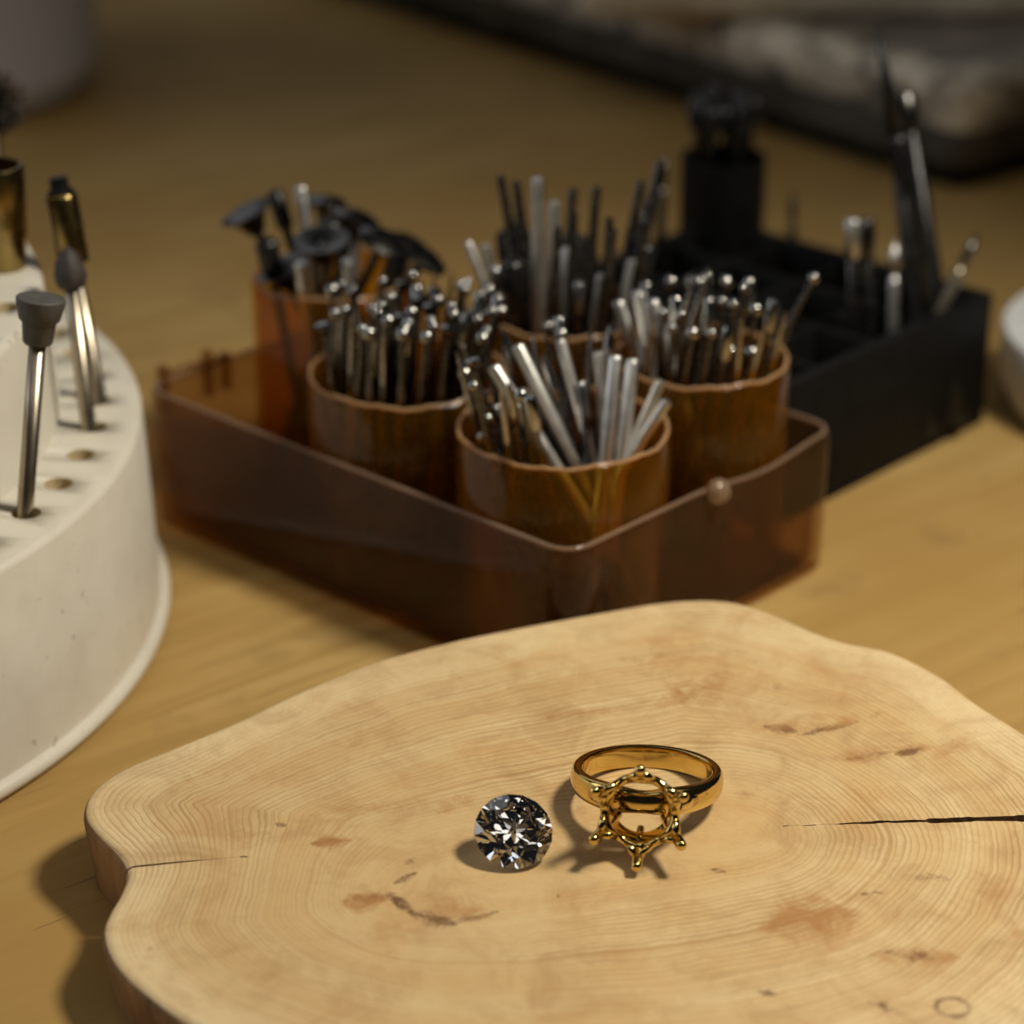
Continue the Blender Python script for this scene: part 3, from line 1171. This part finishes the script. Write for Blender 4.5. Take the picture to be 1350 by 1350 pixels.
def fill_cup(key, n, kinds, label, group, lean, spread, seed, gap=.19, heroes=(), rbase=.62, name='rotary_bur', headgap=.19):
    c, r, h = CUPS[key]
    rnd = random.Random(seed)
    done = []
    z0 = .15
    for (k, top, low, ty, by, lab) in heroes:
        p, t = lean_in(c, top, low, ty, by, z0)
        off = Vector((p.x - c.x, p.y - c.y))
        if off.length > r - .13:
            off *= (r - .13) / off.length
            p = Vector((c.x + off.x, c.y + off.y, p.z))
        L = round((t - p).length, 1)
        d = (t - p).normalized()
        place_bur(k, p, d, lab or KIND_WORDS[k] + ' ' + label, None if lab else group, name, 0, L)
        done.append((p, t))
    tries = 0
    while len(done) < n and tries < 9000:
        tries += 1
        a = rnd.uniform(0, 2 * PI)
        rr = math.sqrt(rnd.random()) * (r - .16)
        top = Vector((rr * math.cos(a), rr * math.sin(a), 0))
        base = top * rbase * spread[0] - Vector((lean[0], lean[1], 0)) * rnd.uniform(.5, 1.2)
        base += Vector((rnd.gauss(0, .14), rnd.gauss(0, .14), 0))
        if base.length > r - .16:
            base *= (r - .16) / base.length
        p, t = c + base + Vector((0, 0, z0)), c + top + Vector((0, 0, h))
        d = (t - p).normalized()
        k = rnd.choice(kinds)
        e = p + d * LEN.get(k, 4.4)
        g = gap if k not in ('disc', 'cupdisc') else headgap
        if any(seg_dist(p, e, u, v) < g for u, v in done):
            continue
        done.append((p, e))
        place_bur(k, p, d, KIND_WORDS[k] + ' ' + label, group, name, rnd.uniform(0, 6.28))
    return len(done)


MIX = ['ball', 'ball', 'bigball', 'plain', 'plain', 'cylinder', 'flame', 'cone', 'needle']
fill_cup('mid', 62, ['ball', 'ball', 'bigball', 'ball', 'cone', 'cylinder', 'needle'],
         'in the packed left amber cup', 'burs in the packed left short amber cup',
         (.36, .05), (1.12, 1), 11)
fill_cup('front', 34, ['ball', 'bigball', 'flame', 'cone', 'cylinder', 'needle'], 'in the front amber cup', 'burs in the front amber cup',
         (-.05, .02), (.45, 1), 12,
         heroes=[('bright', (651, 484), (737, 602), -.1, -.55, 'brightest steel shank leaning left out of the front amber cup'),
                 ('bright', (682, 455), (748, 592), .5, .0, None), ('plain', (738, 445), (778, 600), .8, .1, None),
                 ('plain', (788, 462), (797, 560), .9, .5, None),
                 ('bright', (812, 468), (797, 618), .2, -.75, 'bright upright steel shank touching the front rim of the front amber cup'),
                 ('bright', (835, 470), (820, 596), .5, -.3, None), ('plain', (873, 498), (838, 578), .4, .0, None),
                 ('plain', (880, 528), (858, 562), .1, .1, None),
                 ('bigball', (607, 480), (660, 590), .3, -.2, 'bur with a pale greenish ball head at the left rim of the front amber cup'),
                 ('ball', (632, 512), (690, 610), .0, -.4, None), ('ball', (612, 515), (665, 600), .4, .0, None),
                 ('ball', (640, 548), (700, 615), -.4, -.7, None), ('ball', (632, 572), (690, 615), -.6, -.8, None),
                 ('ball', (660, 540), (705, 600), -.2, -.4, None), ('ball', (648, 530), (720, 610), .6, .2, None),
                 ('cylinder', (765, 500), (775, 600), .6, -.2, None), ('flame', (715, 470), (760, 600), .7, -.1, None)])
fill_cup('right', 34, ['ball', 'ball', 'bigball', 'needle', 'cylinder', 'cone'],
         'in the amber cup behind the latch', 'burs in the amber cup behind the latch bump',
         (.34, .0), (.8, 1), 13,
         heroes=[('bright', (815, 398), (842, 472), .2, .1, None), ('bright', (840, 385), (856, 470), .4, .3, None),
                 ('bright', (860, 395), (890, 495), -.2, -.4, None),
                 ('needle', (935, 352), (898, 462), .5, .0, 'pale tapered bur rising from the left of the cup behind the latch bump'),
                 ('needle', (915, 362), (885, 455), .7, .3, None),
                 ('bigball', (990, 455), (1003, 505), -.6, -.7, None), ('ball', (963, 458), (972, 505), -.5, -.6, None),
                 ('ball', (1076, 360), (1030, 445), .6, .2, None)])
fill_cup('backc', 28, ['longdark', 'longdark', 'longdark', 'plain', 'cylinder', 'knob'],
         'in the amber cup behind the front cup', 'shanks in the amber cup behind the front cup',
         (.12, .05), (.8, 1), 14, gap=.21,
         heroes=[('long', (708, 236), (712, 460), -.5, -.6, 'brightest upright steel shank in the amber cup behind the front cup'),
                 ('long', (731, 268), (732, 465), -.5, -.6, None), ('bright', (748, 330), (742, 430), -.2, -.2, None),
                 ('longdark', (660, 235), (690, 400), .2, .0, None), ('longdark', (680, 240), (705, 400), .5, .2, None),
                 ('longdark', (845, 240), (815, 400), .5, .2, None), ('longdark', (870, 215), (830, 400), .8, .4, None),
                 ('plain', (640, 325), (665, 430), .0, -.2, None), ('plain', (617, 320), (660, 430), .4, .1, None)])
fill_cup('tall', 24, ['cupdisc', 'knob', 'disc', 'bright', 'blackcap', 'plain'],
         'in the tall amber cup', 'disc tools in the tall amber cup',
         (0, 0), (.35, 1), 15, gap=.2, headgap=.22, rbase=.5, name='disc_tool',
         heroes=[('cupdisc', (322, 276), (370, 360), .0, .2, 'funnel-headed tool leaning out over the left of the tall amber cup'),
                 ('bright', (397, 248), (410, 360), .3, .2, 'tool with a pale square end standing tallest in the tall amber cup'),
                 ('blackcap', (362, 252), (395, 360), .6, .3, None),
                 ('disc', (505, 318), (450, 380), -.7, .2, 'large shiny round disc tool leaning right out of the tall amber cup'),
                 ('disc', (545, 322), (470, 380), .2, .3, None), ('disc', (470, 285), (440, 360), .7, .4, None),
                 ('cupdisc', (372, 352), (400, 400), -.8, -.3, None), ('knob', (438, 288), (430, 360), .1, .1, None),
                 ('disc', (560, 340), (470, 390), -.3, .0, None)])

# ------------------------------------------------------------------ black compartment box
BA0, BA1, BB0, BB1, BH = 6.95, 13.60, 1.60, 8.20, 2.60


def build_black_box():
    root = empty('compartment_box', tray_pt(BA0, BB0), QT)
    tag(root, 'black plastic box with divided compartments behind the smoky tray', 'box')
    w_, l_ = BA1 - BA0, BB1 - BB0
    t = .22
    MB().bbox((0, 0, 0), (w_, l_, .25), .06).build('base', M['black'], root)
    for lo, hi in (((0, 0, .2), (w_, t, BH)), ((0, l_ - t, .2), (w_, l_, BH)), ((0, 0, .2), (t, l_, BH)), ((w_ - t, 0, .2), (w_, l_, BH))):
        MB().bbox(lo, hi, .06).build('side_wall', M['black'], root)
    for k in (1, 2, 3):
        x = w_ * k / 4
        MB().bbox((x - .07, t * .8, .2), (x + .07, l_ - t * .8, BH - .12), .04).build('divider', M['black'], root)
        y = l_ * k / 4
        MB().bbox((t * .8, y - .07, .2), (w_ - t * .8, y + .07, BH - .14), .04).build('divider', M['black'], root)


build_black_box()


def rod_px(name, kind, low, zlow, top, dy, r, label, mats, floor=.28, group=None, cat='bur'):
    a = at(*low, zlow)
    b = atY(*top, a.y + dy)
    d = (b - a).normalized()
    base = a - d * ((a.z - floor) / d.z)
    L = (b - base).length
    e = empty(name, base, axis_q(d))
    tag(e, label, cat, group)
    if kind == 'file':
        MB().lathe([(r * .9, 0), (r, .03), (r, L * .72), (r * .8, L * .74)], 14).build('handle', mats[0], e)
        MB().lathe([(r * .8, L * .72), (r * .55, L * .85), (r * .18, L)], 10).build('tip', mats[1], e)
    elif kind == 'square':
        MB().lathe([(r * .9, 0), (r, .03), (r, L - .7), (r * .6, L - .65)], 14).build('shank', mats[0], e)
        MB().lathe([(r * 1.1, L - .72), (r * 1.25, L - .68), (r * 1.25, L - .04), (r, L)], 14).build('head', mats[1], e)
    else:
        MB().lathe([(r * .9, 0), (r, .03), (r, L - .75), (r * .6, L - .6)], 14).build('shank', mats[0], e)
        MB().lathe([(r * .6, L - .62), (r * .95, L - .35), (r * .3, L)], 12).build('head', mats[1], e)
    return e


S, SD, BS = M['steel'], M['steel_dark'], M['black_steel']
rod_px('needle_file', 'file', (1222, 405), 2.5, (1157, 35), .6, .19, 'long black needle file with a thin tip, tallest in the black box', (BS, BS), cat='file')
rod_px('square_file', 'square', (1236, 398), 2.5, (1192, 122), 1.0, .17, 'black file with a blunt bright end beside the tallest file', (BS, SD), cat='file')
rod_px('square_file', 'square', (1205, 412), 2.5, (1176, 128), .9, .14, 'thin black file just left of the tallest file', (BS, BS), cat='file')
rod_px('rotary_bur', 'square', (1126, 452), 2.3, (1124, 288), .2, .11, 'steel bur with a bright square head, leftmost in the black box corner', (SD, S))
rod_px('rotary_bur', 'square', (1147, 452), 2.3, (1143, 288), .3, .11, 'dark steel bur standing right next to the bright square-headed bur', (SD, SD))
rod_px('rotary_bur', 'plain', (1178, 420), 2.4, (1180, 318), .3, .10, 'short steel bur between the square-headed burs and the tall files', (S, S))
rod_px('rotary_bur', 'plain', (1203, 418), 2.4, (1200, 315), .4, .11, 'brassy steel bur directly in front of the tall files', (M['shank_worn'], SD))
rod_px('rotary_bur', 'plain', (1240, 408), 2.5, (1288, 310), .4, .11, 'bur leaning out to the right over the black box corner', (M['shank_worn'], SD))
rod_px('rotary_bur', 'plain', (1045, 300), 2.4, (1045, 252), .2, .09, 'single dark bur tip beyond the black sleeve in the black box', (BS, BS))

# upright black sleeve of dark tools at the far corner of the box
sl = at(951, 292, 2.5)
slc = Vector((sl.x, sl.y, .27))
SLH = 3.6
o = MB().lathe([(.05, 0), (.83, 0), (.85, .05), (.85, SLH), (.76, SLH), (.76, .2), (.05, .2)], 40).build('tool_sleeve', M['black'], None, slc, sharp=50)
tag(o, 'upright black sleeve at the far corner of the black box', 'sleeve')
CUPS['sleeve'] = (slc, .76, SLH)
fill_cup('sleeve', 12, ['blackcap', 'bigball', 'blackcap', 'knob'], 'in the upright black sleeve',
         'burs in the black sleeve', (0, 0), (.8, 1), 21, gap=.2)
# dark burs standing between cup and sleeve
for k, (lp, tp, lab) in enumerate((((838, 330), (846, 238), 'dark bur with a bright ring-shaped tip beside the tall bright shanks'),
                                   ((868, 335), (876, 205), 'slender dark bur rising left of the black sleeve'))):
    rod_px('rotary_bur', 'plain', lp, 2.4, tp, .2, .10, lab, (SD, SD))

# ------------------------------------------------------------------ white dish at the right edge
o = MB().lathe([(.05, .01), (2.9, .01), (3.15, .08), (3.35, .5), (3.42, 1.55), (3.38, 1.62), (3.30, 1.58), (3.22, .6), (3.0, .32), (.05, .25)], 96).build(
    'white_dish', M['white'], None, (12.7, 46.9, 0), sharp=60)
tag(o, 'white round dish cut off by the right edge beside the black box', 'dish')

# ------------------------------------------------------------------ white tub top left
o = MB().lathe([(.05, .01), (4.1, .01), (4.5, .25), (4.75, 1.0), (5.0, 6.5), (4.9, 6.55), (4.6, 1.1), (4.2, .4), (.05, .3)], 96).build(
    'white_tub', M['tub'], None, (-15.9, 69.6, 0), sharp=60)
tag(o, 'blurred grey-white round tub at the far end of the bench', 'tub')


# ------------------------------------------------------------------ stone blocks far right
def stone(name, corner, dirn, w_, d_, h_, z0, label, seed, rnd_r=.5, mat=None, amp=.10):
    """corner = ground position of the near corner, dirn = unit vector along the long left-hand face"""
    n = 14
    bm = bmesh.new()
    bmesh.ops.create_cube(bm, size=1)
    for v in bm.verts:
        v.co = Vector(((v.co.x + .5) * w_, (v.co.y + .5) * d_, (v.co.z + .5) * h_))
    bmesh.ops.subdivide_edges(bm, edges=bm.edges[:], cuts=40, use_grid_fill=True)
    rr = random.Random(seed)
    from mathutils import noise
    ed, tp, vs = [], [], []
    for v in bm.verts:
        p = v.co.copy()
        # distance to the nearest edge of the box
        m = sorted([min(p.x, w_ - p.x), min(p.y, d_ - p.y), min(p.z, h_ - p.z)])
        q = Vector([min(max(p[i], rnd_r), (w_, d_, h_)[i] - rnd_r) for i in range(3)])
        dv = p - q
        if dv.length > 1e-6:
            p2 = q + dv.normalized() * min(dv.length, rnd_r)
        else:
            p2 = p
        nz = noise.fractal(p * .55 + Vector((seed, 0, 0)), 1, 2, 4) * amp
        nn = dv.normalized() if dv.length > 1e-6 else Vector((0, 0, 0))
        p2 = p2 + nn * nz
        vs.append(p2)
        ed.append(min(1, 1.6 * max(0, 1 - (m[0] + m[1]) / 1.5)) if p.z > h_ * .5 else 0)
        tp.append(1.0 if p.z > h_ * .97 else 0.0)
    bm.verts.index_update()
    mb = MB().add([(p.x, p.y, p.z) for p in vs], [tuple(v.index for v in f.verts) for f in bm.faces])
    bm.free()
    q = Quaternion((0, 0, 1), math.atan2(dirn.y, dirn.x))
    me = mb.mesh(name, mat or M['stone'])
    for nm, arr in (('edge', ed), ('topface', tp)):
        a = me.attributes.new(nm, 'FLOAT', 'POINT')
        a.data.foreach_set('value', np.array(arr, dtype=np.float32))
    o = put(name, me, None, (corner.x, corner.y, z0), q)
    tag(o, label, 'block')
    return o


ck = at(1262, 262)
dd = (at(420, -8) - ck)
dd.z = 0
dd.normalize()
# local x runs back along the dark long face; local y must run to the right-hand side -> use the other corner
perp = Vector((-dd.y, dd.x, 0))                     # left of dd
corner = ck - perp * 22
sb = stone('stone_block', corner, dd, 30, 22, 2.35, .40, 'thick dark stone block with pale chipped edges at the back', 5)
MB().bbox((.5, .5, -.40), (29.5, 21.5, .2), .1).build('foot', M['black'], sb)  # inset and black to paint the shadow gap under the overhanging block
pe = at(760, 16, 2.8)
stone('plaster_piece', Vector((pe.x, pe.y - .3, 0)), Vector((1, -.05, 0)).normalized(), 17, 9, 1.8, 2.74,
      'cream plaster piece on top of the dark stone block, cut by the frame', 9, .35, M['cream'])
